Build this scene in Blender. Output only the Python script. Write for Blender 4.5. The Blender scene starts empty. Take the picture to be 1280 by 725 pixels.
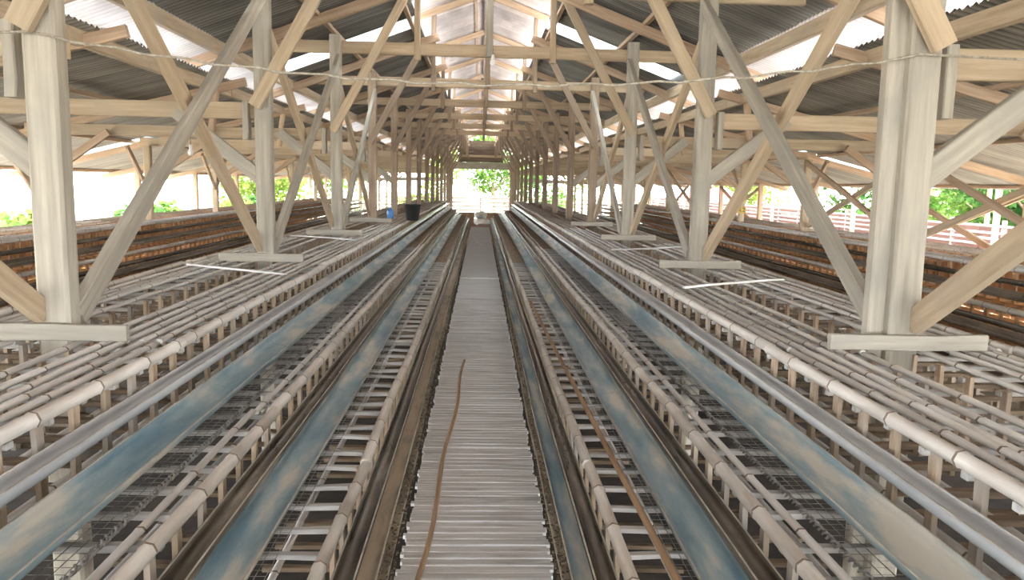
import bpy, bmesh, math, random
from mathutils import Matrix, Vector, Quaternion
random.seed(7)
S = bpy.context.scene
C = S.collection
PI = math.pi
PITCH = .089                     # corrugation of the roofing iron

# ------------------------------------------------------------------ camera, world, sun, exposure
F_PX, VPX, VPY, ROLL = 1000.0, 601.0, 228.0, math.radians(1.12)
CAM_Z = 1.6
def make_camera():
    # direction of +Y must land on the pixel (VPX, VPY) of the 1280x725 frame
    cr, sr = math.cos(ROLL), math.sin(ROLL)
    px, py = VPX - 640.0, VPY - 362.5
    ux, uy = px*cr + py*sr, -px*sr + py*cr             # un-rolled pixel offset (y down)
    pitch = math.atan2(-uy, F_PX)
    yaw = math.atan2(-ux, F_PX/math.cos(pitch)*1.0)
    fwd = Vector((math.sin(yaw)*math.cos(pitch), math.cos(yaw)*math.cos(pitch), -math.sin(pitch)))
    right = fwd.cross(Vector((0, 0, 1))).normalized()
    up = right.cross(fwd).normalized()
    r2 = right*cr + up*sr
    u2 = up*cr - right*sr
    m = Matrix((r2, u2, -fwd)).transposed().to_4x4()
    m.translation = (0, 0, CAM_Z)
    cd = bpy.data.cameras.new('camera'); cd.sensor_width = 36.0; cd.lens = F_PX/1280.0*36.0
    cd.clip_start = 0.02; cd.clip_end = 500
    co = bpy.data.objects.new('camera', cd); co.matrix_world = m
    C.objects.link(co); S.camera = co
make_camera()

W = bpy.data.worlds.new('sky'); S.world = W; W.use_nodes = True
bg = W.node_tree.nodes['Background']
bg.inputs['Color'].default_value = (0.95, 0.98, 1.0, 1); bg.inputs['Strength'].default_value = 4.5

sd = bpy.data.lights.new('sun', 'SUN'); sd.energy = 9.0; sd.angle = math.radians(2.0); sd.color = (1.0, 0.94, 0.86)
so = bpy.data.objects.new('sun', sd); C.objects.link(so)
so.rotation_euler = Vector((-0.75, 0.32, -0.80)).to_track_quat('-Z', 'Y').to_euler()

S.view_settings.view_transform = 'Standard'
S.view_settings.look = 'None'
S.view_settings.gamma = 1.0
S.view_settings.use_curve_mapping = False
S.view_settings.exposure = 2.12
S.cycles.max_bounces = 10
S.cycles.diffuse_bounces = 7
S.cycles.glossy_bounces = 3
S.cycles.transmission_bounces = 4
S.cycles.sample_clamp_indirect = 8.0

# ------------------------------------------------------------------ materials
def nodes(name):
    m = bpy.data.materials.new(name); m.use_nodes = True
    nt = m.node_tree; b = nt.nodes['Principled BSDF']
    return m, nt, b
def wood(name, c1, c2, axis='X', rough=0.8, stretch=0.06, scale=26.0, vary=0.18, blotch=None, bump=0.25):
    m, nt, b = nodes(name); N = nt.nodes; L = nt.links
    tc = N.new('ShaderNodeTexCoord'); mp = N.new('ShaderNodeMapping')
    sc = [1.0, 1.0, 1.0]; sc['XYZ'.index(axis)] = stretch
    mp.inputs['Scale'].default_value = sc
    oi = N.new('ShaderNodeObjectInfo')
    add = N.new('ShaderNodeVectorMath'); add.operation = 'ADD'
    rv = N.new('ShaderNodeVectorMath'); rv.operation = 'SCALE'; rv.inputs[0].default_value = (37.0, 19.0, 53.0)
    L.new(oi.outputs['Random'], rv.inputs['Scale'])
    L.new(tc.outputs['Object'], add.inputs[0]); L.new(rv.outputs[0], add.inputs[1])
    L.new(add.outputs[0], mp.inputs['Vector'])
    n = N.new('ShaderNodeTexNoise'); n.inputs['Scale'].default_value = scale; n.inputs['Detail'].default_value = 5; n.inputs['Roughness'].default_value = 0.62
    L.new(mp.outputs[0], n.inputs['Vector'])
    r = N.new('ShaderNodeValToRGB'); r.color_ramp.elements[0].position = 0.32; r.color_ramp.elements[1].position = 0.68
    r.color_ramp.elements[0].color = (*c1, 1); r.color_ramp.elements[1].color = (*c2, 1)
    L.new(n.outputs['Fac'], r.inputs['Fac'])
    out = r.outputs['Color']
    if blotch:
        n2 = N.new('ShaderNodeTexNoise'); n2.inputs['Scale'].default_value = 3.0; n2.inputs['Detail'].default_value = 4
        L.new(add.outputs[0], n2.inputs['Vector'])
        r2 = N.new('ShaderNodeValToRGB'); r2.color_ramp.elements[0].position = 0.48; r2.color_ramp.elements[1].position = 0.70
        L.new(n2.outputs['Fac'], r2.inputs['Fac'])
        mx = N.new('ShaderNodeMix'); mx.data_type = 'RGBA'; mx.inputs['B'].default_value = (*blotch, 1)
        L.new(r2.outputs['Color'], mx.inputs['Factor']); L.new(out, mx.inputs['A']); out = mx.outputs['Result']
    hs = N.new('ShaderNodeHueSaturation')
    ma = N.new('ShaderNodeMath'); ma.operation = 'MULTIPLY_ADD'; ma.inputs[1].default_value = 2*vary; ma.inputs[2].default_value = 1.0 - vary
    L.new(oi.outputs['Random'], ma.inputs[0]); L.new(ma.outputs[0], hs.inputs['Value']); L.new(out, hs.inputs['Color'])
    L.new(hs.outputs['Color'], b.inputs['Base Color']); b.inputs['Roughness'].default_value = rough
    if bump:
        bp = N.new('ShaderNodeBump'); bp.inputs['Strength'].default_value = bump; bp.inputs['Distance'].default_value = 0.004
        L.new(n.outputs['Fac'], bp.inputs['Height']); L.new(bp.outputs[0], b.inputs['Normal'])
    return m
def patchy(name, c1, c2, scale=4.0, lo=0.42, hi=0.6, rough=0.6, metallic=0.0, sx=(1, 1, 1), c3=None, vary=0.1, bump=0.0, spec=None, world=False, ribs=0.0):
    m, nt, b = nodes(name); N = nt.nodes; L = nt.links
    tc = N.new('ShaderNodeTexCoord'); mp = N.new('ShaderNodeMapping'); mp.inputs['Scale'].default_value = sx
    oi = N.new('ShaderNodeObjectInfo')
    rv = N.new('ShaderNodeVectorMath'); rv.operation = 'SCALE'; rv.inputs[0].default_value = (31.0, 17.0, 23.0)
    L.new(oi.outputs['Random'], rv.inputs['Scale'])
    add = N.new('ShaderNodeVectorMath'); add.operation = 'ADD'
    if world:
        gm = N.new('ShaderNodeNewGeometry'); L.new(gm.outputs['Position'], mp.inputs['Vector'])
    else:
        L.new(tc.outputs['Object'], add.inputs[0]); L.new(rv.outputs[0], add.inputs[1]); L.new(add.outputs[0], mp.inputs['Vector'])
    n = N.new('ShaderNodeTexNoise'); n.inputs['Scale'].default_value = scale; n.inputs['Detail'].default_value = 6; n.inputs['Roughness'].default_value = 0.6
    L.new(mp.outputs[0], n.inputs['Vector'])
    r = N.new('ShaderNodeValToRGB'); r.color_ramp.elements[0].position = lo; r.color_ramp.elements[1].position = hi
    r.color_ramp.elements[0].color = (*c1, 1); r.color_ramp.elements[1].color = (*c2, 1)
    if c3:
        e = r.color_ramp.elements.new(min(0.98, hi + 0.12)); e.color = (*c3, 1)
    L.new(n.outputs['Fac'], r.inputs['Fac'])
    hs = N.new('ShaderNodeHueSaturation')
    ma = N.new('ShaderNodeMath'); ma.operation = 'MULTIPLY_ADD'; ma.inputs[1].default_value = 2*vary; ma.inputs[2].default_value = 1.0 - vary
    L.new(oi.outputs['Random'], ma.inputs[0]); L.new(ma.outputs[0], hs.inputs['Value']); L.new(r.outputs['Color'], hs.inputs['Color'])
    if ribs:                                        # light and shade of the flutes painted in as streaky stripes
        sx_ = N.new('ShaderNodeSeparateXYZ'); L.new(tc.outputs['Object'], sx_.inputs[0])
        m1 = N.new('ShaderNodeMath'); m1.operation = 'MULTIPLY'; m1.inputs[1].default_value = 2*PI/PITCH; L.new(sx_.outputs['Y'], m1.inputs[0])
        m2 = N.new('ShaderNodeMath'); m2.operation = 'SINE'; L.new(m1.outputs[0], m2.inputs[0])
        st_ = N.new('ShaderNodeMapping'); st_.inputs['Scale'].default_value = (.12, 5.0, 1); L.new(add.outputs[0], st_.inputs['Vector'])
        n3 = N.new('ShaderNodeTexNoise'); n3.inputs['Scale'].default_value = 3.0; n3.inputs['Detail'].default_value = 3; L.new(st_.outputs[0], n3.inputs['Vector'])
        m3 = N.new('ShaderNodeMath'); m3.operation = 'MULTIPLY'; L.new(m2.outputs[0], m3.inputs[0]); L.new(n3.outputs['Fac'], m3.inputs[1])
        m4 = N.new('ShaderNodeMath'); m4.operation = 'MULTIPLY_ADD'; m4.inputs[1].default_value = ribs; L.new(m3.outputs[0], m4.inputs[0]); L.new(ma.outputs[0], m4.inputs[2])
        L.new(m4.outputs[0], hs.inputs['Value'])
    L.new(hs.outputs['Color'], b.inputs['Base Color'])
    b.inputs['Roughness'].default_value = rough; b.inputs['Metallic'].default_value = metallic
    if spec is not None: b.inputs['Specular IOR Level'].default_value = spec
    if bump:
        bp = N.new('ShaderNodeBump'); bp.inputs['Strength'].default_value = bump; bp.inputs['Distance'].default_value = 0.02
        L.new(n.outputs['Fac'], bp.inputs['Height']); L.new(bp.outputs[0], b.inputs['Normal'])
    return m
def translucent(name, col):
    m = bpy.data.materials.new(name); m.use_nodes = True; nt = m.node_tree; N = nt.nodes; L = nt.links
    N.remove(N['Principled BSDF'])
    t = N.new('ShaderNodeBsdfTranslucent'); t.inputs['Color'].default_value = (*col, 1)
    d = N.new('ShaderNodeBsdfDiffuse'); d.inputs['Color'].default_value = (*col, 1)
    n = N.new('ShaderNodeTexNoise'); n.inputs['Scale'].default_value = 3.0
    mx = N.new('ShaderNodeMixShader'); mx.inputs[0].default_value = 0.2
    L.new(t.outputs[0], mx.inputs[1]); L.new(d.outputs[0], mx.inputs[2]); L.new(mx.outputs[0], N['Material Output'].inputs['Surface'])
    return m
def leafmat(name, c1, c2):
    m = bpy.data.materials.new(name); m.use_nodes = True; nt = m.node_tree; N = nt.nodes; L = nt.links
    N.remove(N['Principled BSDF'])
    tc = N.new('ShaderNodeTexCoord'); n = N.new('ShaderNodeTexNoise'); n.inputs['Scale'].default_value = 2.5; n.inputs['Detail'].default_value = 5
    L.new(tc.outputs['Object'], n.inputs['Vector'])
    r = N.new('ShaderNodeValToRGB'); r.color_ramp.elements[0].position = .35; r.color_ramp.elements[1].position = .65
    r.color_ramp.elements[0].color = (*c1, 1); r.color_ramp.elements[1].color = (*c2, 1); L.new(n.outputs['Fac'], r.inputs['Fac'])
    t = N.new('ShaderNodeBsdfTranslucent'); d = N.new('ShaderNodeBsdfDiffuse')
    L.new(r.outputs['Color'], t.inputs['Color']); L.new(r.outputs['Color'], d.inputs['Color'])
    mx = N.new('ShaderNodeMixShader'); mx.inputs[0].default_value = 0.55
    L.new(t.outputs[0], mx.inputs[1]); L.new(d.outputs[0], mx.inputs[2]); L.new(mx.outputs[0], N['Material Output'].inputs['Surface'])
    return m

M = {}
M['post'] = wood('weathered_pale_timber', (.28, .25, .205), (.45, .415, .345), 'X', blotch=(.31, .29, .25), vary=.07, bump=.5)
M['post_old'] = wood('brown_old_timber', (.20, .145, .10), (.36, .275, .20), 'X', blotch=(.24, .18, .13), vary=.15)
M['beam'] = wood('tan_timber', (.36, .27, .175), (.54, .43, .30), 'X', blotch=(.42, .345, .25), vary=.12)
M['rafter'] = wood('warm_timber', (.37, .255, .165), (.56, .42, .30), 'X', vary=.12)
M['bamboo'] = wood('weathered_bamboo', (.53, .485, .44), (.76, .725, .68), 'X', stretch=.10, scale=30, blotch=(.52, .485, .455), vary=.14, rough=.6)
M['bamboo_thin'] = wood('pale_split_bamboo', (.60, .585, .57), (.84, .825, .81), 'X', stretch=.08, scale=40, vary=.16, rough=.65)
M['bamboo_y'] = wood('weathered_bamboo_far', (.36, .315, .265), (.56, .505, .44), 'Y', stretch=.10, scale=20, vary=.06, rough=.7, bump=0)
M['slat_z'] = wood('orange_brown_upright', (.33, .245, .165), (.56, .45, .34), 'Z', stretch=.15, scale=30, vary=.22, blotch=(.42, .41, .40))
M['slat_x'] = wood('grey_white_crossbar', (.36, .35, .335), (.60, .595, .59), 'X', stretch=.12, scale=34, vary=.20)
M['node'] = wood('dark_bamboo_node', (.17, .13, .10), (.30, .24, .19), 'X', vary=.1, bump=0)
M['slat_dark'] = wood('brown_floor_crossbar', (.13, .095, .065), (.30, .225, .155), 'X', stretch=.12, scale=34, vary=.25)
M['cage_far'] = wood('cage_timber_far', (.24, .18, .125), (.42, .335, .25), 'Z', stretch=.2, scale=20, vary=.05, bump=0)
M['outer_up'] = wood('sun_glow_slat', (.36, .205, .11), (.58, .37, .21), 'Z', stretch=.15, scale=24, vary=.2)  # orange of sunlight coming through the row is put into this colour
M['outer_board'] = wood('sun_glow_back_board', (.66, .37, .18), (.88, .58, .33), 'X', vary=.16)  # backlit orange sun glow painted into the board colour
M['deck'] = wood('grey_walkway_slat', (.52, .52, .52), (.68, .68, .68), 'X', stretch=.05, scale=30, vary=.08, blotch=(.46, .445, .43))
M['deck_far'] = wood('grey_walkway_far', (.52, .52, .52), (.66, .66, .66), 'X', stretch=.05, scale=30, vary=.05)
M['litter'] = patchy('grain_litter', (.045, .035, .025), (.20, .155, .09), 40, .4, .6, .9)
M['edge'] = wood('dirty_edge_board', (.12, .095, .07), (.36, .30, .235), 'X', stretch=.1, scale=30, vary=.1)
M['strip'] = wood('brown_bamboo_strip', (.24, .15, .09), (.46, .31, .19), 'Y', stretch=.05, scale=30, vary=.1)
M['trough'] = patchy('teal_plastic_with_feed_dust', (.15, .27, .35), (.30, .41, .46), 8.0, .36, .50, .42, 0, (1, .17, 1), c3=(.62, .60, .54), vary=.03, world=True)
M['trough_dusty'] = patchy('plastic_caked_with_dry_feed', (.24, .23, .21), (.52, .43, .31), 7.0, .34, .46, .7, 0, (1, .2, 1), c3=(.58, .49, .37), vary=.03, world=True)
M['trough_dark'] = patchy('old_dark_trough', (.11, .09, .07), (.26, .215, .165), 4.0, .40, .6, .55, 0, (0.35, 1, 1), vary=.1)
M['rim'] = patchy('worn_pale_rim', (.40, .38, .33), (.60, .57, .50), 9, .4, .6, .7)
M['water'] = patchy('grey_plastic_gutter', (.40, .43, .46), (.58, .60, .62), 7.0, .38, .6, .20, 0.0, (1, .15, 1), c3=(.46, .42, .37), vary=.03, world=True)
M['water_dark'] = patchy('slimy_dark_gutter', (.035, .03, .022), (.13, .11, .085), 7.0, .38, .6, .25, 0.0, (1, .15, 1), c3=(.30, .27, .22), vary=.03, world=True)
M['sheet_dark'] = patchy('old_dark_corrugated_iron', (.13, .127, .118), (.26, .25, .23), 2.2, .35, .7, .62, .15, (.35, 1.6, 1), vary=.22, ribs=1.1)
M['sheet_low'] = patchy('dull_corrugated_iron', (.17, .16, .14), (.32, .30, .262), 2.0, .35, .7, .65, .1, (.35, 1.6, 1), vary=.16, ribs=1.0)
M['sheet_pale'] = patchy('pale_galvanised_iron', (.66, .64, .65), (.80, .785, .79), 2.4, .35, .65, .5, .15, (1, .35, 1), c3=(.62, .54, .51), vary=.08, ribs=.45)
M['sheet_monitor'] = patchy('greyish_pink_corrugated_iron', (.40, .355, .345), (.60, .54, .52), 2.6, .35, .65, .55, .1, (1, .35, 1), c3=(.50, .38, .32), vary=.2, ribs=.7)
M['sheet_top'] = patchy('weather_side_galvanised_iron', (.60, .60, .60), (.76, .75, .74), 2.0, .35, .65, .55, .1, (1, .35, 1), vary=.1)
M['sheet_clear'] = translucent('translucent_roofing', (.62, .64, .65))
M['soil'] = patchy('dark_manure_soil', (.016, .012, .009), (.06, .045, .033), 3.0, .35, .65, .95, 0, (1, 1, 1), c3=(.11, .085, .06), vary=0, bump=.6)
M['ground'] = patchy('pale_sandy_yard', (.34, .32, .27), (.46, .43, .37), .6, .4, .65, .95, 0, (1, 1, 1), c3=(.20, .25, .11), vary=0)
M['rope'] = patchy('pale_rope', (.26, .225, .18), (.42, .38, .31), 60, .4, .6, .9)
M['wire'] = patchy('galvanised_wire', (.16, .155, .15), (.36, .35, .34), 30, .4, .6, .55, .3)
M['glass'] = patchy('frosted_bulb_glass', (.82, .82, .80), (.88, .88, .86), 10, .4, .6, .15)
M['black'] = patchy('black_plastic', (.016, .017, .018), (.035, .035, .035), 6, .4, .6, .45)
M['blue'] = patchy('blue_plastic', (.05, .16, .42), (.09, .22, .52), 8, .4, .6, .35)
M['white'] = patchy('white_plastic', (.70, .72, .74), (.80, .81, .82), 8, .4, .6, .5)
M['yellow'] = patchy('yellow_sign_paint', (.42, .27, .03), (.50, .33, .05), 12, .4, .6, .5)
M['ink'] = patchy('black_sign_paint', (.012, .011, .010), (.025, .022, .02), 12, .4, .6, .6)
M['pink_slat'] = wood('pinkish_slat', (.22, .165, .15), (.34, .275, .26), 'X', vary=.12)  # pinkish grain tones that vary from slat to slat
M['red_board'] = wood('red_brown_board', (.085, .035, .025), (.15, .07, .05), 'X', vary=.15)
M['gable'] = wood('dark_gable_board', (.10, .075, .055), (.20, .15, .11), 'X', vary=.2)
M['red_roof'] = patchy('red_painted_roof', (.60, .10, .13), (.72, .18, .20), 3, .4, .6, .6)
M['wall_white'] = patchy('whitewashed_wall', (.66, .68, .72), (.78, .79, .82), 2, .4, .6, .9)
M['mud'] = patchy('red_brown_mud_wall', (.26, .15, .09), (.40, .25, .16), 3, .4, .6, .95, bump=.4)
M['bark'] = wood('grey_bark', (.16, .11, .075), (.32, .25, .18), 'Z', vary=.15)
M['leaf_a'] = leafmat('bright_green_leaf', (.05, .12, .025), (.15, .24, .06))
M['leaf_b'] = leafmat('deep_green_leaf', (.025, .08, .02), (.09, .17, .05))
M['leaf_c'] = leafmat('yellow_green_leaf', (.09, .15, .03), (.22, .27, .07))
M['sack'] = patchy('pale_sack_cloth', (.62, .60, .57), (.76, .75, .73), 5, .4, .6, .9)

# ------------------------------------------------------------------ helpers
def tag(o, label=None, cat=None, group=None, kind=None):
    if label: o['label'] = label
    if cat: o['category'] = cat
    if group: o['group'] = group
    if kind: o['kind'] = kind
    return o
def empty(name, loc=(0, 0, 0)):
    o = bpy.data.objects.new(name, None); o.empty_display_size = .1; C.objects.link(o); o.location = loc
    return o
def put(name, me, mat=None, parent=None, loc=None, mtx=None):
    if mat is not None and not me.materials: me.materials.append(mat)
    o = bpy.data.objects.new(name, me); C.objects.link(o)
    if mtx is not None: o.matrix_basis = mtx
    if loc is not None: o.location = loc
    if parent: o.parent = parent
    return o
def copy_tree(o, parent=None):
    c = o.copy(); C.objects.link(c)
    if parent: c.parent = parent
    for ch in o.children: copy_tree(ch, c)
    return c
class MB:
    """collects geometry for one mesh"""
    def __init__(s): s.v = []; s.f = []; s.smooth = False
    def ring_tube(s, rings, cap=True):
        b = len(s.v); n = len(rings[0])
        for r in rings: s.v += [tuple(p) for p in r]
        for i in range(len(rings)-1):
            for j in range(n):
                a = b+i*n+j; c = b+i*n+(j+1) % n
                s.f.append((a, c, c+n, a+n))
        if cap:
            for ring, rev in ((rings[0], True), (rings[-1], False)):      # caps with their own corners keep the shading crisp
                c0 = len(s.v); s.v += [tuple(p) for p in ring]
                ids = [c0+j for j in range(n)]
                s.f.append(tuple(reversed(ids)) if rev else tuple(ids))
    def box(s, c, d):
        x, y, z = c; a, b_, h = d[0]/2, d[1]/2, d[2]/2
        b = len(s.v)
        s.v += [(x-a, y-b_, z-h), (x+a, y-b_, z-h), (x+a, y+b_, z-h), (x-a, y+b_, z-h), (x-a, y-b_, z+h), (x+a, y-b_, z+h), (x+a, y+b_, z+h), (x-a, y+b_, z+h)]
        s.f += [(b, b+3, b+2, b+1), (b+4, b+5, b+6, b+7), (b, b+1, b+5, b+4), (b+1, b+2, b+6, b+5), (b+2, b+3, b+7, b+6), (b+3, b, b+4, b+7)]
    def tube(s, pts, r, n=6, cap=True):
        rings = []
        for i, p in enumerate(pts):
            p = Vector(p); a = Vector(pts[max(0, i-1)]); c = Vector(pts[min(len(pts)-1, i+1)])
            d = (c-a).normalized(); ref = Vector((0, 0, 1)) if abs(d.z) < .95 else Vector((1, 0, 0))
            e1 = d.cross(ref).normalized(); e2 = d.cross(e1)
            rr = r[i] if isinstance(r, (list, tuple)) else r
            rings.append([p + e1*(rr*math.cos(2*PI*k/n)) + e2*(rr*math.sin(2*PI*k/n)) for k in range(n)])
        s.ring_tube(rings, cap)
    def quad(s, a, b_, c, d):
        b = len(s.v); s.v += [tuple(a), tuple(b_), tuple(c), tuple(d)]; s.f.append((b, b+1, b+2, b+3))
    def mesh(s, name, smooth=False):
        me = bpy.data.meshes.new(name); me.from_pydata(s.v, [], s.f)
        if smooth:
            me.polygons.foreach_set('use_smooth', [True]*len(me.polygons))
        me.validate(); me.update(); return me
def beam_mesh(L, w, h, name='beam', jit=.004, ns=5, seed=None):
    """squared timber along local X, chamfered, slightly uneven"""
    rn = random.Random(seed if seed is not None else random.random())
    m = MB(); c = min(w, h)*.12; rings = []
    bow1, bow2 = rn.uniform(-1, 1)*jit*2, rn.uniform(-1, 1)*jit*2
    for i in range(ns):
        t = i/(ns-1); x = (t-.5)*L
        oy, oz = bow1*math.sin(PI*t)+rn.uniform(-jit, jit)*.5, bow2*math.sin(PI*t)+rn.uniform(-jit, jit)*.5
        a, b = w/2+rn.uniform(-jit, jit)*.5, h/2+rn.uniform(-jit, jit)*.5
        rings.append([(x, oy-a+c, oz-b), (x, oy+a-c, oz-b), (x, oy+a, oz-b+c), (x, oy+a, oz+b-c), (x, oy+a-c, oz+b), (x, oy-a+c, oz+b), (x, oy-a, oz+b-c), (x, oy-a, oz-b+c)])
    m.ring_tube(rings)
    return m.mesh(name)
def beam_mtx(p, q, up=(0, 0, 1)):
    p, q = Vector(p), Vector(q); d = (q-p).normalized(); u = Vector(up)
    if abs(d.dot(u)) > .98: u = Vector((0, 1, 0))
    side = u.cross(d).normalized(); u2 = d.cross(side)
    m = Matrix((d, side, u2)).transposed().to_4x4(); m.translation = (p+q)/2
    return m
def beam(name, p, q, w, h, mat, parent=None, up=(0, 0, 1), jit=.004):
    me = beam_mesh((Vector(q)-Vector(p)).length, w, h, name, jit)
    return put(name, me, mat, parent, mtx=beam_mtx(p, q, up))

# ------------------------------------------------------------------ ground and walkway
m = MB(); m.box((0, 18.5, -.70), (14.2, 62, .10)); fl = put('floor', m.mesh('floor'), M['soil']); tag(fl, kind='structure')
m = MB(); m.box((0, 40, -.86), (240, 240, .20)); gr = put('ground', m.mesh('ground'), M['ground']); tag(gr, kind='structure')

WALK_END = 29.0
wk = empty('walkway'); tag(wk, 'grey walkway of narrow cross slats running down the middle aisle', 'walkway')
slat_me = []
for i in range(6):
    slat_me.append(beam_mesh(.64, .0305, .016, 'slat', .002, 4, seed=50+i))
y = 1.6; n = 0
while n < 300:
    mt = Matrix.Translation((random.uniform(-.012, .012), y, -.008+random.uniform(-.002, .002))) @ Matrix.Rotation(random.uniform(-.008, .008), 4, 'Z')
    put('slat', slat_me[n % 6], M['deck'], wk, mtx=mt); y += .0315; n += 1
m = MB(); yy = y
while yy < WALK_END:
    m.box((random.uniform(-.01, .01), yy, -.008+random.uniform(-.002, .002)), (.64, .028, .016)); yy += .0315
yb = -8.0
while yb < 1.59:
    m.box((0, yb, -.008), (.64, .028, .016)); yb += .0315
tag(put('far_slats', m.mesh('far_slats'), M['deck_far'], wk), kind='stuff')
for sx in (-.24, .24):
    beam('joist', (sx, -8.0, -.05), (sx, WALK_END, -.05), .06, .06, M['beam'], wk)
k = 0
for yy in [-7.2 + 2.4*i for i in range(16)]:
    beam('trestle', (-.34, yy, -.12), (.34, yy, -.12), .07, .07, M['beam'], wk)
    for sx in (-.3, .3):
        beam('stilt', (sx, yy, -.66), (sx, yy, -.15), .06, .06, M['beam'], wk)
# loose bamboo strips on the walkway
m = MB(); m.tube([(-.235 + .11*(t/14)**.8 + .012*math.sin(t*.9), 3.0+.29*t, .012) for t in range(15)], .012, 6)
tag(put('bamboo_strip', m.mesh('bamboo_strip', True), M['strip']), 'dark bent bamboo strip lying lengthwise on the walkway', 'bamboo strip')
tag(beam('cross_batten', (-.33, 13.4, .012), (.33, 13.3, .012), .05, .022, M['deck']), 'flat wooden batten lying across the walkway', 'batten')
tag(beam('loose_stick', (-.12, 22, .012), (.05, 20.3, .012), .03, .02, M['bamboo_thin']), 'pale stick lying askew near the far end of the walkway', 'stick')

# ------------------------------------------------------------------ timber roof frames
S_BAY = 3.2
def low_roof(x): return 1.6 + 1.88 - .25*abs(x)          # underside line of the lower roofs
def main_roof(x): return 1.6 + 2.53 - .37*abs(x)
def mon_roof(x): return 1.6 + 2.93 - .36*abs(x)
ORD = ['first', 'second', 'third', 'fourth', 'fifth', 'sixth', 'seventh', 'eighth', 'ninth', 'tenth', 'eleventh', 'twelfth', 'thirteenth', 'fourteenth', 'fifteenth']

def build_frame():
    f = empty('timber_frame')
    B = lambda *a, **k: beam(*a, parent=f, **k)
    for s in (-1, 1):
        B('post', (s*1.75, 0, -.66), (s*1.75, 0, 3.27), .13, .10, M['post'], jit=.005)
        B('outer_post', (s*5.25, 0, -.66), (s*5.25, 0, low_roof(5.25)-.10), .11, .10, M['beam'])
        B('eave_post', (s*6.75, 0, -.66), (s*6.75, 0, low_roof(6.75)-.10), .10, .10, M['rafter'])
        B('rafter', (s*.72, -.10, main_roof(.72)-.03), (s*3.62, -.10, main_roof(3.62)-.03), .06, .12, M['rafter'])
        B('lower_rafter', (s*2.82, .10, low_roof(2.82)-.05), (s*7.5, .10, low_roof(7.5)-.05), .05, .10, M['rafter'])
        B('low_tie', (s*1.71, .10, 2.13), (s*5.4, .10, 2.13), .05, .13, M['beam'])
        B('strut', (s*1.78, -.10, 2.17), (s*.93, -.10, 3.70), .05, .10, M['beam'])
        B('knee_brace', (s*1.78, .03, 1.60), (s*2.44, .03, 2.12), .05, .11, M['post'])
        B('outer_knee_brace', (s*5.22, .0, 1.55), (s*4.4, .0, 2.10), .05, .09, M['rafter'])
        B('queen_post', (s*.80, .08, 3.02), (s*.80, .08, mon_roof(.8)-.06), .07, .09, M['beam'])
        B('stub_post', (s*3.22, .03, 2.10), (s*3.15, .03, low_roof(3.15)-.09), .06, .09, M['rafter'])
        B('monitor_rafter', (s*.01, 0, mon_roof(0)-.04), (s*1.28, 0, mon_roof(1.28)-.04), .05, .10, M['rafter'])
        B('hanging_cleat', (s*1.90, .06, 1.90), (s*1.90, .06, 2.20), .05, .09, M['post'])
        B('base_plank', (s*1.42 if s > 0 else -2.10, -.085, .975), (s*2.09 if s > 0 else -1.44, -.085, .975), .03, .066, M['post'])
    B('collar_tie', (-2.62, .10, 3.15), (2.55, .10, 3.13), .06, .14, M['beam'])
    B('king_post', (.05, .0, 3.06), (.05, .0, mon_roof(0)-.10), .08, .10, M['post'])
    return f
def add_braces(f):
    for s in (-1, 1):
        beam('cross_brace', (s*1.70, .04, 1.02), (s*1.70, S_BAY-.06, 3.02), .05, .10, M['post'], f)
        beam('cross_brace', (s*1.80, .06, 3.00), (s*1.80, S_BAY-.04, 1.05), .05, .10, M['beam'], f)
        for e in (-1, 1):
            beam('long_knee_brace', (s*5.25, e*.04, 1.38), (s*5.25, e*.72, 2.02), .04, .08, M['rafter'], f)
    for s_, x_, za, zb in ((1, 5.20, 1.02, 2.02), (1, 6.70, .70, 1.62)):
        beam('outer_cross_brace', (x_, .06, za), (x_, S_BAY-.06, zb), .04, .08, M['rafter'], f)
        beam('outer_cross_brace', (x_+.09, .06, zb), (x_+.09, S_BAY-.06, za), .04, .08, M['beam'], f)
    return f
frames = []
base = add_braces(build_frame())
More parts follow.
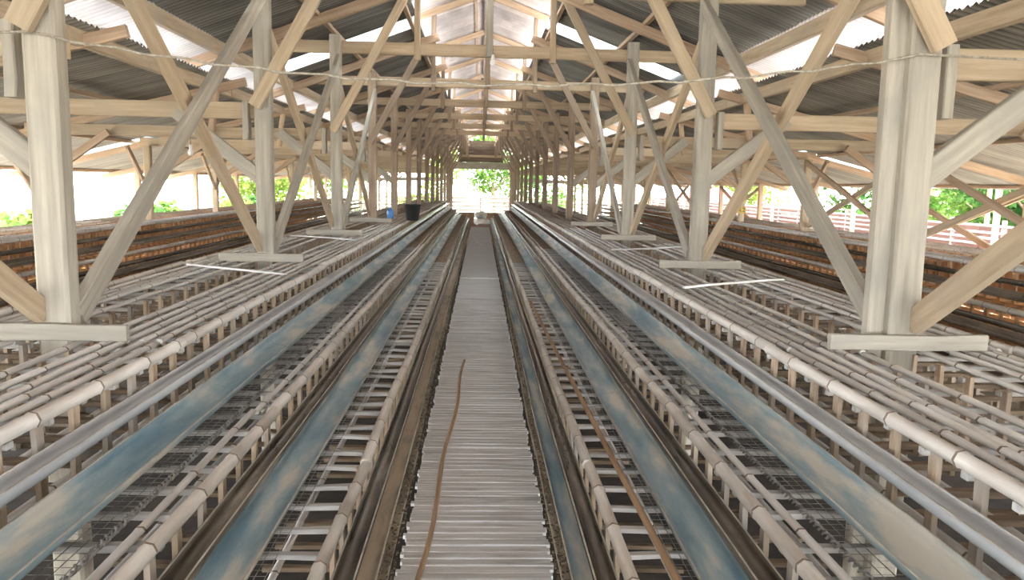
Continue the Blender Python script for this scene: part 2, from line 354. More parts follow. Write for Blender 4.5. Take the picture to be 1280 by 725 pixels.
for k in range(-1, 15):
    f = base if k == -1 else copy_tree(base)
    if k == 14:
        for ch in list(f.children):
            if 'cross_brace' in ch.name: bpy.data.objects.remove(ch)
    f.location = (.035, 3.3 + S_BAY*k, 0)
    if k >= 0:
        for ch in f.children:                       # no two frames sit quite alike
            nm = ch.name.split('.')[0]
            if nm in ('cross_brace', 'strut', 'knee_brace', 'rafter', 'outer_cross_brace'):
                ch.location.x += random.uniform(-.012, .012); ch.location.z += random.uniform(-.03, .03)
                ch.rotation_euler.rotate_axis('Y', random.uniform(-.012, .012))
    if k in (3, 4) or k > 5:
        for ch in list(f.children):
            if ch.name.startswith('outer_cross_brace'): bpy.data.objects.remove(ch)
    for ch in list(f.children):
        nm = ch.name.split('.')[0]
        if (nm == 'cross_brace' and k >= 3) or (nm == 'knee_brace' and k >= 5) or (nm == 'collar_tie' and 8 <= k < 14) or (nm == 'king_post' and k >= 9) or (nm == 'hanging_cleat' and k > 3) or (nm == 'stub_post' and k in (0, 1)):
            bpy.data.objects.remove(ch)
        elif nm in ('post', 'strut', 'queen_post', 'king_post') and k >= 3:
            ch.material_slots[0].link = 'OBJECT'; ch.material_slots[0].material = M['post_old']
    if k == 0: beam('sister_post', (1.665, .02, -.6), (1.665, .02, 3.2), .10, .065, M['post'], f)
    if k >= 4:                                      # planks lie only at the nearer posts
        for ch in list(f.children):
            if ch.name.startswith('base_plank') and k > 3: bpy.data.objects.remove(ch)
    lab = {-1: 'timber frame beside the camera, only its braces crossing the side edges of the picture',
           0: 'nearest full timber frame with thick pale posts that carry the sagging rope',
           1: 'second timber roof frame from the rope-carrying posts',
           2: 'third timber frame, its tall posts meeting a collar beam with a bulb'}.get(k, ORD[k]+' timber roof frame counted from the rope-carrying posts' if k >= 0 else '')
    tag(f, lab, 'roof frame', 'timber frames carrying the roof')
    frames.append(f)

# ------------------------------------------------------------------ corrugated roofs
def sheet_mesh(L, name, wd=PITCH*9, pitch=PITCH, amp=.014):
    n = int(round(wd/pitch))*4; m = MB(); th = .0012
    rows = [0, 1]
    for lay in (0, 1):
        b = len(m.v)
        for r in rows:
            for i in range(n+1):
                t = i/n*wd; z = amp*math.sin(2*PI*t/pitch)
                m.v.append((r*L, t-wd/2, z+lay*.002))
        for i in range(n):
            q = (b+i, b+i+1, b+n+2+i, b+n+1+i)
            m.f.append(q if lay else q[::-1])
    me = m.mesh(name, True)
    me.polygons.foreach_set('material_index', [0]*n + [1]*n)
    return me
def roof(name, label, planes, lines, y0=-9.2, y1=49.2):
    root = empty(name); tag(root, label, 'roof', kind='structure')
    for (xa, za, xb, zb, mat, clear) in planes:
        s = 1 if xb > xa else -1
        L = math.hypot(xb-xa, zb-za); ang = math.atan2(zb-za, abs(xb-xa))
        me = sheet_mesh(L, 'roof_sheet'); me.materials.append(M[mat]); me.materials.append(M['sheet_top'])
        mc = None
        n = int((y1-y0)/.765); i = 0
        for i in range(n):
            yc = y0+.4+i*.765
            mt = Matrix.Translation((xa, yc, za+(.006 if i % 2 else 0)+random.uniform(0, .004)))
            if s < 0: mt = mt @ Matrix.Rotation(PI, 4, 'Z')
            mt = mt @ Matrix.Rotation(-ang, 4, 'Y')
            mm = me
            if any(abs(yc-cy) < .383 for cy in clear):
                if mc is None: mc = sheet_mesh(L, 'clear_sheet'); mc.materials.append(M['sheet_clear']); mc.materials.append(M['sheet_clear'])
                o = put('clear_sheet', mc, None, root, mtx=mt); tag(o, label='translucent white roofing sheet')
            else: put('roof_sheet', mm, None, root, mtx=mt)
    for (x, z, w, h, mat) in lines:
        me = beam_mesh(6.44, w, h, 'purlin', .006, 6); me.materials.append(M[mat])
        yy = -9.0; 
        while yy < 49.0:
            L = min(6.44, 49.2-yy)
            if L < 6: me2 = beam_mesh(L, w, h, 'purlin', .006, 4); me2.materials.append(M[mat])
            else: me2 = me
            put('purlin', me2, None, root, mtx=beam_mtx((x, yy, z), (x, yy+L, z)))
            yy += 6.45
    return root
t_ = .028
pm, pr, pl = [], [], []
for s in (-1, 1):
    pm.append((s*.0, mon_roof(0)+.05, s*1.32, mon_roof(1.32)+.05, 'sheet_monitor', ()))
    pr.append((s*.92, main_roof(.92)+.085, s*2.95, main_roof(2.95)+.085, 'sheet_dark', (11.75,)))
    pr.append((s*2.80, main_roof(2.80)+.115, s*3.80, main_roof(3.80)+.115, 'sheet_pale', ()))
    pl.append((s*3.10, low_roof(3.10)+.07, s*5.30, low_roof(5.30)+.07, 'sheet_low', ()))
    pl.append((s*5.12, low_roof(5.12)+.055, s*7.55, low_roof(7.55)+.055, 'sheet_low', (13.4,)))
roof('ceiling_monitor', 'pale raised ridge roof of corrugated iron along the middle', pm,
     [(s*x, mon_roof(x)+.035-.012, .05, .035, 'rafter') for s in (-1, 1) for x in (.12, 1.15)])
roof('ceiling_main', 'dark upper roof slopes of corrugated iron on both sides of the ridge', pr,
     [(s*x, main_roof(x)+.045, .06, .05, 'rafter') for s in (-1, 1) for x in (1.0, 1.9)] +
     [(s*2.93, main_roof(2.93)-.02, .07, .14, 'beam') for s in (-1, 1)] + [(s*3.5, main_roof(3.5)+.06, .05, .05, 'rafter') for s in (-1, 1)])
roof('ceiling_lower', 'wide low side roofs of dull corrugated iron down to the eaves', pl,
     [(s*3.15, low_roof(3.15)-.03, .06, .13, 'beam') for s in (-1, 1)] + [(s*x, low_roof(x)+.025, .06, .045, 'rafter') for s in (-1, 1) for x in (4.2, 5.5, 7.3)])

# ------------------------------------------------------------------ cages
Y_IND, Y_FAR = 12.1, 29.0
TIERS = [(1.278, .42, .95, .14), (.905, .64, .58, .36), (.53, .93, .075, .62)]
TR = [(1.360, .27), (1.040, .49), (.685, .745)]          # trough centre u, rim height
WT = [(1.330, .335), (.955, .55), (.585, .842)]          # water gutter centre u, rim height
def pole_mesh(L, r, seed, sides=7, node=.34, flat=1.0):
    rn = random.Random(seed); m = MB(); xs = []
    x = -L/2; nx = rn.uniform(.1, node)
    xs.append((x, 1.0))
    pos = -L/2 + nx
    while pos < L/2-.05:
        xs += [(pos-.014, .98), (pos-.005, 1.10), (pos+.005, 1.10), (pos+.014, .98)]
        pos += node*rn.uniform(.85, 1.2)
    xs.append((L/2, 1.0))
    a1, a2, p1, p2 = rn.uniform(.002, .007), rn.uniform(.001, .004), rn.uniform(0, 6), rn.uniform(0, 6)
    rings = []
    for (x, k) in xs:
        oy = a1*math.sin(2.1*x+p1); oz = a2*math.sin(2.6*x+p2)
        rings.append([(x, oy+r*k*math.cos(2*PI*j/sides), oz+flat*r*k*math.sin(2*PI*j/sides)) for j in range(sides)])
    m.ring_tube(rings)
    me = m.mesh('bamboo_pole'); me.polygons.foreach_set('use_smooth', [len(p.vertices) == 4 for p in me.polygons])
    me.polygons.foreach_set('material_index', [1 if (i//sides) % 4 == 2 and i < sides*(len(xs)-1) else 0 for i in range(len(me.polygons))])
    return me
POLE_L = 2.96
rail_me = [pole_mesh(POLE_L, .023, 100+i) for i in range(4)]
thin_me = [pole_mesh(POLE_L, .0155, 200+i, 6, .40, .7) for i in range(4)]
for q in rail_me: q.materials.append(M['bamboo']); q.materials.append(M['node'])
for q in thin_me: q.materials.append(M['bamboo_thin']); q.materials.append(M['node'])
RZ = Matrix.Rotation(PI/2, 4, 'Z')
up_cache, cb_cache = {}, {}
def upright_me(h, mat):
    key = (round(h, 3), mat)
    if key not in up_cache:
        up_cache[key] = []
        for i in range(3):
            mm = MB(); rn = random.Random(i+int(h*1000)); rings = []
            for t in (0, .5, 1):
                z = (t-.5)*h; a, b = .0085+rn.uniform(-.001, .001), .0185+rn.uniform(-.003, .003); o = rn.uniform(-.003, .003)
                rings.append([(-a, -b+o, z), (a, -b+o, z), (a, b+o, z), (-a, b+o, z)])
            mm.ring_tube(rings); me = mm.mesh('upright'); me.materials.append(M[mat]); up_cache[key].append(me)
    return random.choice(up_cache[key])
def cross_me(L, mat):
    key = (round(L, 3), mat)
    if key not in cb_cache:
        cb_cache[key] = []
        for i in range(3):
            me = beam_mesh(L, .030, .018, 'crossbar', .003, 3, seed=i+int(L*1000)); me.materials.append(M[mat]); cb_cache[key].append(me)
    return random.choice(cb_cache[key])

bd_cache = {}
def board_me(L):
    if L not in bd_cache:
        bd_cache[L] = beam_mesh(L, .014, .115, 'back_board', .003, 4, seed=int(L*100)); bd_cache[L].materials.append(M['outer_board'])
    return bd_cache[L]
def cage_row(xc, d, tiers, label_of, y_ind0, y_ind1, y0=.5, y1=Y_FAR, step=.2, up_mat='slat_z', cb_mat='slat_x', detail=True):
    """one side of a stepped cage row; d = +1/-1 is the direction in X that its face looks"""
    roots = []
    X = lambda u: xc + d*u
    for t in tiers:
        uf, top, ub, fl_ = TIERS[t]
        root = empty('bamboo_cage', (X((uf+ub)/2), y0, fl_)); roots.append(root)
        lab, grp = label_of(t); tag(root, lab, 'cage', grp)
        inv = Matrix.Translation(-root.location)
        P = lambda name, me, mt: put(name, me, None, root, mtx=inv @ mt)
        far = MB()
        ns = int((y1-y0)/step)
        hgt = top-fl_-.01
        bars = [(top-.033, ub, uf-.002), (fl_, ub, uf+.055)]
        if t == 2: bars.append((.775, ub, uf-.01))
        for i in range(ns):
            yy = y0+.05+i*step
            jz = random.uniform(-.006, .006)
            ind = y_ind0 <= yy <= y_ind1
            ups = [(uf-.024, .5*(top-.02+fl_))]
            if t == 2: ups.append((ub+.015, .5*(top-.02+fl_)))
            for (u, zc) in ups:
                if ind:
                    P('upright', upright_me(hgt, up_mat), Matrix.Translation((X(u), yy+random.uniform(-.008, .008), zc)) @ Matrix.Rotation(random.uniform(-.05, .05), 4, 'X'))
                else: far.box((X(u), yy, zc), (.016, .036, hgt))
            for (z, ua, uu) in bars:
                L = uu-ua
                if ind:
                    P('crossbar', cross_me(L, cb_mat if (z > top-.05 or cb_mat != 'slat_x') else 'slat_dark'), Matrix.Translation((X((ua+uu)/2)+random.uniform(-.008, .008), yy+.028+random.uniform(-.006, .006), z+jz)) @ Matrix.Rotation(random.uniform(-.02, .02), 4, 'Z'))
                else: far.box((X((ua+uu)/2), yy+.028, z), (L, .028, .018))
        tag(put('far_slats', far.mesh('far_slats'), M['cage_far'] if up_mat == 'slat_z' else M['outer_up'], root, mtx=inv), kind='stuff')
        # long bamboo poles
        lines = [('top_rail', uf, top, 1)]
        if t < 2: lines += [('floor_rail', uf-.10, fl_+.022, 0), ('floor_rail', ub+.06, fl_+.022, 0)]
        if t == 1: lines.append(('thin_rail', uf-.075, top, 0))
        if t < 2: pass
        else: lines += [('roof_slat', uf-.085, top, 0), ('roof_slat', uf-.145, top, 0), ('roof_slat', uf-.205, top, 0), ('roof_slat', uf-.275, top, 0), ('roof_slat', uf-.395, top-.01, 0),
                        ('floor_rail', uf-.08, fl_+.022, 0), ('floor_rail', uf-.2, fl_+.022, 0), ('floor_rail', uf-.32, fl_+.022, 0)]
        farp = MB()
        for (nm, u, z, thick) in lines:
            yy = y0
            while yy < y1-.1:
                near = (y_ind0-3 < yy < y_ind1)
                ox, oz = random.uniform(-.006, .006), random.uniform(-.003, .004)
                if near:
                    me = random.choice(rail_me if thick else thin_me)
                    mt = Matrix.Translation((X(u)+ox, yy+POLE_L/2, z+oz)) @ Matrix.Rotation(random.uniform(-.003, .003), 4, 'Z') @ RZ
                    if random.random() < .5: mt = mt @ Matrix.Rotation(PI, 4, 'X')
                    P(nm, me, mt)
                else:
                    r = .023 if thick else .0135
                    L = min(POLE_L, y1-yy)
                    farp.tube([(X(u)+ox+.008*math.sin(q*1.7+yy), yy+q*L/4, z+oz+.004*math.sin(q+yy*2)) for q in range(5)], r, 5)
                yy += POLE_L+.002
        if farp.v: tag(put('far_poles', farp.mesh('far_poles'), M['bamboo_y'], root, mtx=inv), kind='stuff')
        if up_mat == 'outer_up':  # boards added as backing, coloured with the painted sun glow
            for q in range(2):
                bz = fl_+.075+q*.135
                yy = y0
                while yy < y1-.1:
                    L = min(POLE_L, y1-yy)
                    P('back_board', board_me(round(L, 2)), Matrix.Translation((X(ub-.03), yy+L/2, bz)) @ RZ); yy += POLE_L+.01
        if detail and t < 2:                         # wire netting on top, beside the trough of the tier above
            wm = MB(); u0, u1 = ub+.04, ub+.17
            yy = .9
            while yy < 9.0:
                wm.tube([(X(u0), yy, top-.012), (X(u1), yy, top-.012)], .0013, 3, False); yy += .038
            for u in [u0+j*(u1-u0)/4 for j in range(5)]:
                wm.tube([(X(u), .9, top-.009), (X(u), 9.0, top-.009)], .0016, 3, False)
            tag(put('wire_netting', wm.mesh('wire_netting'), M['wire'], root, mtx=inv), kind='stuff')
    return roots

def u_mesh(L, w, dep, th, name, round_=True, segs=8):
    """open channel along local X, rim at z=0"""
    prof = []
    for i in range(segs+1):
        a = PI*i/segs
        e = .62 if round_ else .35
        c, s_ = math.cos(a), math.sin(a)
        prof.append((-w/2*math.copysign(abs(c)**e, c), -dep*abs(s_)**e))
    inner = [(y*(1-2*th/w), z*(1-th/dep) if i not in (0, segs) else 0) for i, (y, z) in enumerate(prof)]
    loop = prof + inner[::-1]
    m = MB(); rings = []; rn = random.Random(int(L*99+w*1000))
    nx = 7
    for i in range(nx):
        x = (i/(nx-1)-.5)*L; o = .005*math.sin(PI*i/(nx-1)); oz = -.004*math.sin(PI*i/(nx-1))
        rings.append([(x, y+o, z+oz) for (y, z) in loop])
    m.ring_tube(rings)
    me = m.mesh(name); me.polygons.foreach_set('use_smooth', [len(p.vertices) == 4 for p in me.polygons])
    nl = len(loop)
    me.polygons.foreach_set('material_index', [1 if (len(p.vertices) == 4 and (i % nl) in (segs, nl-1)) else 0 for i, p in enumerate(me.polygons)])
    return me
SEC = 3.6
tr_me = {}
def channel(name, xc, d, u, z, w, dep, mat, label, cat, group, secname, y0=-6.4, y1=Y_FAR+.3, sag=.01, tilt=0.0):
    key = (name, mat)
    if key not in tr_me:
        tr_me[key] = u_mesh(SEC, w, dep, .0065, secname, True); tr_me[key].materials.append(M[mat]); tr_me[key].materials.append(M['rim'])
    me = tr_me[key]
    root = empty(name, (xc+d*u, y0, z-dep)); tag(root, label, cat, group)
    inv = Matrix.Translation(-root.location); yy = y0; i = 0
    while yy < y1-.5:
        mt = Matrix.Translation((xc+d*u+random.uniform(-.0015, .0015), yy+SEC/2, z+(.002 if i % 2 else 0)+random.uniform(-.001, .001))) @ RZ
        if d < 0: mt = mt @ Matrix.Rotation(PI, 4, 'Z')
        if tilt: mt = mt @ Matrix.Rotation(tilt, 4, 'X')
        put(secname, me, None, root, mtx=inv @ mt); yy += SEC-.03; i += 1
    return root

TN = ['lowest', 'middle', 'topmost']
for s, side in ((-1, 'left'), (1, 'right')):
    xc = s*1.75
    g = 'bamboo cages stepped along the walkway'
    cage_row(xc, -s, (0, 1, 2), lambda t: (f'{TN[t]} step of bamboo cages directly {side} of the walkway', g), .5, Y_IND, y0=-8.6)
    cage_row(xc, s, (2,), lambda t: (f'slat-roofed cage step behind the {side} row of big posts, away from the walkway', g), .5, 8.5, y0=-8.6, detail=False)
    cage_row(xc, s, (0, 1), lambda t: (f'{TN[t]} cage step on the hidden back of the {side} walkway row', g), 0, 0, y0=-8.6, detail=False)
    for t in range(3):
        mat = 'trough'
        if t == 0: mat = 'trough_dusty' if s < 0 else 'trough'
        extra = {(-1, 0): 'beige dust-caked feed trough', (1, 0): 'blue-grey feed trough'}.get((s, t), 'blue feed trough streaked with dried feed')
        channel('feed_trough', xc, -s, TR[t][0], TR[t][1], (.125, .135, .150)[t], .05, mat,
                f'{extra} on the {TN[t]} cage step {side} of the walkway', 'feed trough', 'feed troughs along the walkway', 'trough_section', tilt=.22*1)
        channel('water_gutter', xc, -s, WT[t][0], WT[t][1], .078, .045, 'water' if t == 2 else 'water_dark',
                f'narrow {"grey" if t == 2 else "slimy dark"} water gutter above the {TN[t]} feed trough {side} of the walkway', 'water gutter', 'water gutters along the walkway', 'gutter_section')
    # outer rows, seen across the side aisles
    xo = s*5.25
    g2 = 'bamboo cages of the outer rows'
    cage_row(xo, -s, (0, 1, 2), lambda t: (f'{TN[t]} step of cages with painted orange sun glow in the {side} outer row facing the side aisle', g2), 7.0, 15.5, y0=3.0, up_mat='outer_up', cb_mat='outer_up', detail=False)
    cage_row(xo, s, (0, 1), lambda t: (f'{TN[t]} cage step on the outer back of the {side} outer row', g2), 0, 0, y0=3.0, up_mat='outer_up', cb_mat='outer_up', detail=False)
    cage_row(xo, s, (2,), lambda t: (f'slatted cage step on the far side of the {side} outer row', g2), 7.0, 11.0, y0=3.0, up_mat='outer_up', cb_mat='outer_up', detail=False)
    for t in range(3):
        channel('feed_trough', xo, -s, TR[t][0], TR[t][1], (.125, .135, .150)[t], .05, 'trough_dark',
                f'dark old feed trough on the {TN[t]} step of the {side} outer cage row', 'feed trough', 'feed troughs of the outer rows', 'trough_section', y0=3.0, tilt=.2)
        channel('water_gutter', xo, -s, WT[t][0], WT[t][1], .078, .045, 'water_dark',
                f'dark water gutter on the {TN[t]} step of the {side} outer cage row', 'water gutter', 'water gutters of the outer rows', 'gutter_section', y0=3.0)

# twisted wire lying along the middle cage steps
def strand(ph):
    mm = MB(); pts = []
    n = int(9.0/.0105)
    for i in range(n):
        a = i*.0105/.055*2*PI + ph
        pts.append((.008*math.cos(a), i*.0105, .011+.008*math.sin(a)))
    mm.tube(pts, .0038, 4); return mm.mesh('strand')
st = [strand(0), strand(PI)]
for q in st: q.materials.append(M['wire'])
for s, side in ((-1, 'left'), (1, 'right')):
    r_ = empty('twisted_wire', (s*(1.75-.765), .9, .626)); tag(r_, f'twisted wire lying along the middle cage step {side} of the walkway', 'wire', 'twisted wires on the cages')
    for q in st: put('strand', q, None, r_)
m = MB(); m.tube([(.50+.10*(t/12)**1.1, 1.7+.5*(12-t)*1.0, .457) for t in range(13)], [.014]*13, 6)
tag(put('bamboo_strip', m.mesh('bamboo_strip', True), M['strip']), 'brown bamboo strip lying aslant over the lowest cages right of the walkway', 'bamboo strip')
for s, side, yy in ((1, 'right', 5.0), (-1, 'left', 5.4), (1, 'right', 7.9), (-1, 'left', 8.6)):
    tag(beam('split_cane', (s*1.30, yy, .962), (s*2.15, yy+.55, .962), .022, .014, M['bamboo_thin']),
        f'thin split cane lying across the {"nearer" if yy < 6 else "farther"} cage roofs {side} of the walkway', 'cane', 'canes across the cage roofs')

# edge boards between walkway and lowest troughs
for s, side in ((-1, 'left'), (1, 'right')):
    r_ = empty('edge_board', (s*.37, 0, .03)); tag(r_, f'dirty edge board along the {side} side of the walkway', 'board')
    me = beam_mesh(4.0, .05, .035, 'plank', .006, 6); me.materials.append(M['edge'])
    for i in range(7):
        put('plank', me, None, r_, mtx=Matrix.Translation((random.uniform(-.008, .008), 2.5+i*4.02, 0)) @ RZ)

for s, side in ((-1, 'left'), (1, 'right')):
    mm = MB(); rn = random.Random(3)
    for i in range(1500):
        x = s*(.335+abs(rn.gauss(0, .028))); y = 2.0+10*rn.random()**1.3; a = rn.uniform(.003, .010)
        inb = .345 < abs(x) < .395
        mm.box((x, y, (.0495 if inb else .003)+a*.3), (a*rn.uniform(.6, 1.6), a*rn.uniform(.8, 2.5), a*.6))
    tag(put('litter', mm.mesh('litter'), M['litter']), f'dark crumbs of grain and dirt along the {side} edge of the walkway', 'litter', kind='stuff')

# ------------------------------------------------------------------ rope, bulbs, bucket, jug, sign
def rope(name, pts, r, label):
    mm = MB(); mm.tube(pts, r, 6); return tag(put(name, mm.mesh(name, True), M['rope']), label, 'rope')
pts = []
for i in range(41):
    t = i/40*2-1; x = 1.74*t
    pts.append((x, 3.215, 1.98+.155*t*t+.006*math.sin(i*2.1)))
L_ = [(-3.4+i*.17, 3.20, 2.135-.01*i/9) for i in range(10)]
R_ = [(1.75+.17*i, 3.20, 2.135-.03*i/9) for i in range(1, 11)]
rope('rope', L_+pts+R_, .005, 'thin pale rope sagging across the hall between the two nearest posts')
rope('cable', [(2.05+.05*i, 3.1-.02*i, 2.62-.028*i) for i in range(24)], .008, 'dark cable hanging down at the upper right under the pale roof strip')

bulb = MB()
prof = [(.0001, -.075), (.018, -.071), (.029, -.055), (.031, -.040), (.026, -.022), (.016, -.006), (.014, .0)]
bulb.ring_tube([[(r*math.cos(2*PI*k/12), r*math.sin(2*PI*k/12), z) for k in range(12)] for (r, z) in prof])
bulb_me = bulb.mesh('glass', True)
for (x, y, z, zc, lab) in ((.12, 9.66, 3.04, 3.07, 'light bulb hanging under the collar beam above the walkway'),
                           (-3.42, 9.70, 1.93, 2.07, 'light bulb hanging over the left side aisle'),
                           (3.36, 9.70, 1.90, 2.07, 'light bulb hanging over the right side aisle')):
    r_ = empty('light_bulb', (x, y, z-.075)); tag(r_, lab, 'light bulb', 'bare bulbs hung from the frames')
    sc = 1.15
    put('glass', bulb_me, M['glass'], r_, mtx=Matrix.Translation((0, 0, .075)) @ Matrix.Scale(sc, 4))
    sm = MB(); sm.tube([(0, 0, .073), (0, 0, .085), (0, 0, .12)], [.018, .021, .017], 10); put('socket', sm.mesh('socket'), M['white'], r_)
    cm = MB(); cm.tube([(0, 0, .118), (0, 0, max(.13, zc-z+.075))], .004, 5); put('cord', cm.mesh('cord'), M['black'], r_)

def lathe(prof, n=20):
    mm = MB(); mm.ring_tube([[(r*math.cos(2*PI*k/n), r*math.sin(2*PI*k/n), z) for k in range(n)] for (r, z) in prof], cap=True); return mm
r_ = empty('bucket', (-1.13, 13.45, .948)); tag(r_, 'black plastic bucket standing on the left cage roofs', 'bucket')
put('body', lathe([(.095, 0), (.100, .004), (.135, .255), (.142, .258), (.142, .268), (.130, .268), (.094, .012), (.001, .012)]).mesh('body', True), M['black'], r_)
mm = MB(); mm.tube([(.139*math.cos(a), .139*math.sin(a)*.96, .262+.0) for a in [PI*i/12 for i in range(13)]], .004, 5); put('handle', mm.mesh('handle', True), M['wire'], r_)
r_ = empty('water_jug', (-1.56, 14.0, .948)); tag(r_, 'small blue plastic jug standing on the left cage roofs', 'jug')
put('body', lathe([(.052, 0), (.060, .008), (.060, .12), (.052, .145), (.026, .165), (.022, .17), (.022, .185)]).mesh('body', True), M['blue'], r_)
put('cap', lathe([(.026, .184), (.027, .187), (.027, .203), (.024, .206)]).mesh('cap'), M['white'], r_)

r_ = empty('number_sign', (5.25, 16.03, 1.10)); tag(r_, 'small yellow number sign fixed to a post of the right outer row', 'sign')
m = MB(); m.box((0, 0, .05), (.21, .012, .13)); put('plate', m.mesh('plate'), M['yellow'], r_)
fc = bpy.data.curves.new('lettering', 'FONT'); fc.body = 'N.2'; fc.size = .12; fc.align_x = 'CENTER'; fc.align_y = 'CENTER'; fc.extrude = .001
fo = bpy.data.objects.new('lettering_curve', fc); C.objects.link(fo)
bpy.context.view_layer.update()
lm = bpy.data.meshes.new_from_object(fo.evaluated_get(bpy.context.evaluated_depsgraph_get()))
bpy.data.objects.remove(fo); lm.materials.clear()
put('lettering', lm, M['ink'], r_, mtx=Matrix.Translation((0, -.008, .05)) @ Matrix.Rotation(PI/2, 4, 'X'))

# ------------------------------------------------------------------ far end
eg = empty('wall_far', (0, 48.3, 0)); tag(eg, kind='structure')
for i in range(8):
    z = 2.86 + .158*i
    beam('gable_board', (-1.32, 0, z), (1.32, 0, z), .02, .16, M['gable'], eg)
beam('lintel', (-2.2, -.05, 2.58), (2.2, -.05, 2.56), .08, .40, M['post'], eg)
for s, side in ((-1, 'left'), (1, 'right')):
    beam('side_lintel', (s*1.9, -.05, 1.78), (s*6.8, -.05, 1.66), .06, .20, M['post'], eg)
    r_ = empty('low_wall', (s*.75, 31.0, -.66)); tag(r_, f'low red-brown mud wall {side} of the gap at the walkway end', 'wall')
    m = MB(); rn = random.Random(5)
    x0 = .22
    for j in range(3):
        z = .12+.37*j; xx = x0
        while xx < 3.2:
            w = .62 if (j+int(xx*2)) % 2 else .55
            bm_ = MB(); bm_.box((0, 0, 0), (w-.015, .24, .355)); o = put('block', bm_.mesh('block'), M['mud'], r_, mtx=Matrix.Translation((s*(xx+w/2)-s*.75, rn.uniform(-.01, .01), z+.07)))
            xx += w
# sacks in the gap
def sack(loc, sz, rz, lab):
    bm = bmesh.new(); bmesh.ops.create_uvsphere(bm, u_segments=16, v_segments=10, radius=1)
    for v in bm.verts:
        c = v.co
        e = .55
        v.co = Vector((math.copysign(abs(c.x)**e, c.x)*sz[0], math.copysign(abs(c.y)**e, c.y)*sz[1], math.copysign(abs(c.z)**.75, c.z)*sz[2] + .02*math.sin(c.x*7+c.y*5)))
    me = bpy.data.meshes.new('sack'); bm.to_mesh(me); bm.free(); me.polygons.foreach_set('use_smooth', [True]*len(me.polygons))
    o = put('feed_sack', me, M['sack'], None, mtx=Matrix.Translation(loc) @ Matrix.Rotation(rz, 4, 'Z')); return tag(o, lab, 'sack', 'sacks at the end of the walkway')
m = MB(); m.box((0, 30.2, -.33), (1.3, 1.6, .66)); tag(put('floor_step', m.mesh('floor_step'), M['mud']), kind='structure')
sack((.06, 30.2, .13), (.30, .42, .13), .1, 'pale sack lying flat at the end of the walkway')
sack((.02, 30.3, .38), (.20, .34, .13), -.3, 'pale sack heaped on top of another at the walkway end')

fe = empty('rail_fence', (0, 50.5, -.76)); tag(fe, 'pale rail fence beyond the far end of the hall', 'fence')
for i in range(11):
    beam('fence_post', (-9+1.8*i, 0, 0), (-9+1.8*i, 0, 1.5), .09, .09, M['slat_dark'], fe)
for j in range(5):
    beam('fence_rail', (-9.2, -.07, .40+.24*j), (9.2, -.07, .40+.24*j), .03, .10, M['gable'], fe)

# ------------------------------------------------------------------ neighbouring cage house on the right
rm = beam_mesh(3.18, .03, .045, 'slat', .004, 4); rm.materials.append(M['pink_slat'])
pmh = beam_mesh(1.85, .07, .07, 'post', .004, 3); pmh.materials.append(M['pink_slat'])
bmh = beam_mesh(3.18, .02, .20, 'back_board', .004, 3); bmh.materials.append(M['red_board'])
for k in range(12):
    y0 = 9.6+k*3.2
    r_ = empty('slatted_cage_front', (9.6, y0, -.76)); tag(r_, f'{ORD[k]} pinkish slatted cage bay counted outward along the right-hand neighbour house', 'cage', 'slatted cages of the house next door')
    for q in (0, 1.6): put('post', pmh, None, r_, mtx=Matrix.Translation((.05, q, .925)) @ Matrix.Rotation(PI/2, 4, 'Y'))
    for j in range(9):
        put('slat', rm, None, r_, mtx=Matrix.Translation((0, 1.6, .78+.118*j+random.uniform(-.01, .01))) @ RZ)
    for j in range(6):
        put('back_board', bmh, None, r_, mtx=Matrix.Translation((.62, 1.6, .58+.205*j)) @ RZ)
nr = empty('neighbour_shade_roof', (9.0, 28, -.76)); tag(nr, 'unseen corrugated roof added next door to shade the pinkish slatted cages', 'roof')  # out of view, added to shade the slatted cages
nme = sheet_mesh(4.2, 'roof_sheet'); nme.materials.append(M['sheet_low']); nme.materials.append(M['sheet_top'])
for i in range(56):
    put('roof_sheet', nme, None, nr, mtx=Matrix.Translation((0, 8.2+i*.765-28, 3.28+(.006 if i % 2 else 0))) @ Matrix.Rotation(-.16, 4, 'Y'))
for i in range(8):
    for (x, z) in ((.35, 3.28), (3.8, 3.84)): beam('post', (x, 8.6+i*5.6-28, 0), (x, 8.6+i*5.6-28, z), .09, .09, M['rafter'], nr)
for (x, z) in ((.35, 3.30), (3.8, 3.85)): beam('purlin', (x, 8.3-28, z), (x, 50.5-28, z), .06, .06, M['rafter'], nr)
# hut with red roof
h = empty('red_roofed_hut', (12.6, 44, -.76)); tag(h, 'small hut with red roof and white wall beyond the right outer row', 'hut')
m = MB(); m.box((0, 0, .85), (2.6, 2.2, 1.7)); put('wall', m.mesh('wall'), M['wall_white'], h)
m = MB(); m.ring_tube([[(-1.6, y, 1.72), (1.6, y, 1.72), (0, y, 2.35)] for y in (-1.5, 1.5)]); put('roof', m.mesh('roof'), M['red_roof'], h)
m = MB(); m.box((-.3, -1.12, .7), (.7, .06, 1.3)); put('door', m.mesh('door'), M['bark'], h)

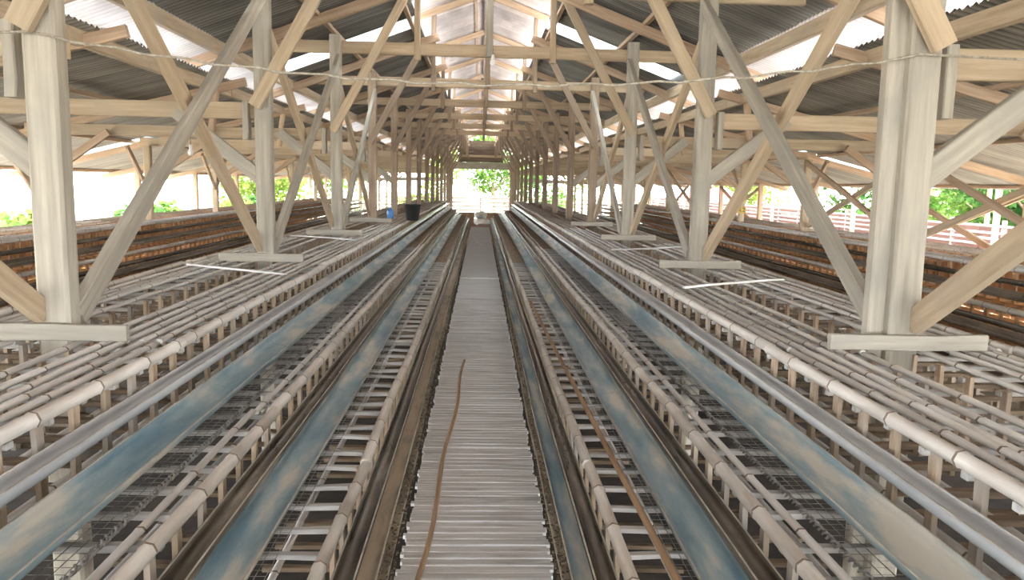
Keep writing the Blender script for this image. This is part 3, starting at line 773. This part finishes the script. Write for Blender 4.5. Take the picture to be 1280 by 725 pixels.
# ------------------------------------------------------------------ trees and bushes
def crown_mesh(seed, rx, rz, n, leaf, clusters=14):
    rn = random.Random(seed); m = MB()
    cl = []
    for _ in range(clusters):
        a = rn.uniform(0, 2*PI); h_ = rn.uniform(-.8, .8); r = math.sqrt(max(0, 1-h_*h_))*rn.uniform(.3, .85)
        cl.append((Vector((r*rx*math.cos(a), r*rx*math.sin(a), h_*rz)), rn.uniform(.35, .55)))
    for _ in range(n):
        c, k = rn.choice(cl)
        v = Vector((rn.gauss(0, 1), rn.gauss(0, 1), rn.gauss(0, 1))).normalized()*rn.uniform(.3, 1)**.6
        p = c + Vector((v.x*rx*k, v.y*rx*k, v.z*rz*k))
        q = Quaternion(Vector((rn.gauss(0, 1), rn.gauss(0, 1), rn.gauss(0, 1))).normalized(), rn.uniform(0, 6.28))
        l = leaf*rn.uniform(.6, 1.3); w = l*.42
        pts = [Vector((0, 0, 0)), Vector((l*.5, w, l*.12)), Vector((l, 0, -.05*l)), Vector((l*.5, -w, l*.12))]
        pts = [p + q @ t for t in pts]
        b = len(m.v); m.v += [tuple(t) for t in pts]; m.f += [(b, b+1, b+2), (b, b+2, b+3)]
    return m.mesh('foliage')
crowns = [crown_mesh(1, 2.4, 2.6, 3600, .24), crown_mesh(2, 2.0, 2.3, 3000, .22), crown_mesh(3, 2.7, 2.2, 3600, .26)]
bush = [crown_mesh(4, 1.1, .75, 1300, .17, 9), crown_mesh(5, .9, .65, 1100, .20, 8)]
def trunk_mesh(seed, h_, r):
    rn = random.Random(seed); m = MB()
    m.tube([(0, 0, 0), (.06, .02, h_*.35), (-.05, .05, h_*.7), (.03, 0, h_)], [r*1.3, r, r*.8, r*.4], 8)
    return m.mesh('trunk', True)
def branch_mesh(seed, h_):
    rn = random.Random(seed); a = rn.uniform(0, 6.28); l = rn.uniform(1.2, 2.0); m = MB()
    m.tube([(0, 0, h_*.5), (l*.4*math.cos(a), l*.4*math.sin(a), h_*.7), (l*math.cos(a), l*math.sin(a), h_*.98)], [.07, .05, .02], 6)
    return m.mesh('branch', True)
lc = [M['leaf_a'], M['leaf_b'], M['leaf_c']]
def tree(x, y, ci, mi, th, sc, label, group='trees around the hall'):
    r_ = empty('tree', (x, y, -.76)); tag(r_, label, 'tree', group)
    put('trunk', trunk_mesh(ci+int(x), th, .12*sc), M['bark'], r_)
    for b in range(3): put('branch', branch_mesh(b*7+int(y), th), M['bark'], r_)
    me = crowns[ci].copy(); me.materials.append(lc[mi])
    put('foliage', me, None, r_, mtx=Matrix.Translation((0, 0, th+.4*sc)) @ Matrix.Rotation(random.uniform(0, 6), 4, 'Z') @ Matrix.Scale(sc, 4))
kinds = ['bright green', 'dark green', 'yellow-green']
i = 0
for (x, y) in [(16.2, 12), (19.5, 17.5), (16.2, 22.5), (19.0, 28.5), (16.2, 34), (21, 37), (16.4, 49), (25, 45)]:
    tree(x, y, i % 3, (0, 2, 1, 0, 1, 0, 2, 1)[i], 2.0+.25*(i % 3), 1.0+.1*(i % 2), f'{kinds[(0, 2, 1, 0, 1, 0, 2, 1)[i]]} leafy tree, {ORD[i]} from the front behind the slatted cages on the right'); i += 1
far = [(-9.8, 58, 0, 'leafy tree far left beyond the rail fence'), (-3.2, 60, 2, 'pale leafy tree left of the far opening'), (.9, 56, 0, 'green tree standing in the middle of the far opening'),
       (3.4, 63, 1, 'dark tree at the right edge of the far opening'), (6.0, 59, 0, 'broad tree far right beyond the rail fence'), (-11.5, 44, 2, 'yellow-green tree behind the far left cages'), (-13.5, 52, 0, 'green tree beyond the left eaves near the far end')]
for j, (x, y, mi, lab) in enumerate(far):
    tree(x, y, j % 3, mi, (2.6 if j != 2 else 3.4), (.9 if j in (2, 3) else 1.1), lab)
j = 0
for (x, y) in [(-10.2, 16.5), (-10.8, 20), (-10.4, 24), (-11, 28.5), (-10.5, 33.5), (-10.9, 39), (10.2, 52.5), (-4.5, 53.5), (4.2, 53)]:
    r_ = empty('bush', (x, y, -.76)); where = ('left of the hall, %s from the front' % ORD[j]) if j < 6 else ['behind the right slatted cages at the far end', 'left of the opening behind the rail fence', 'right of the opening behind the rail fence'][j-6]
    tag(r_, f'low green bush {where}', 'bush', 'bushes outside the hall')
    me = bush[j % 2].copy(); me.materials.append(lc[(0, 2, 1)[j % 3]])
    put('foliage', me, None, r_, mtx=Matrix.Translation((0, 0, .62)) @ Matrix.Scale(1.25, 4)); 
    sm = MB(); sm.tube([(0, 0, 0), (.03, .02, .3), (0, 0, .7)], [.05, .04, .02], 6); put('stem', sm.mesh('stem'), M['bark'], r_)
    j += 1
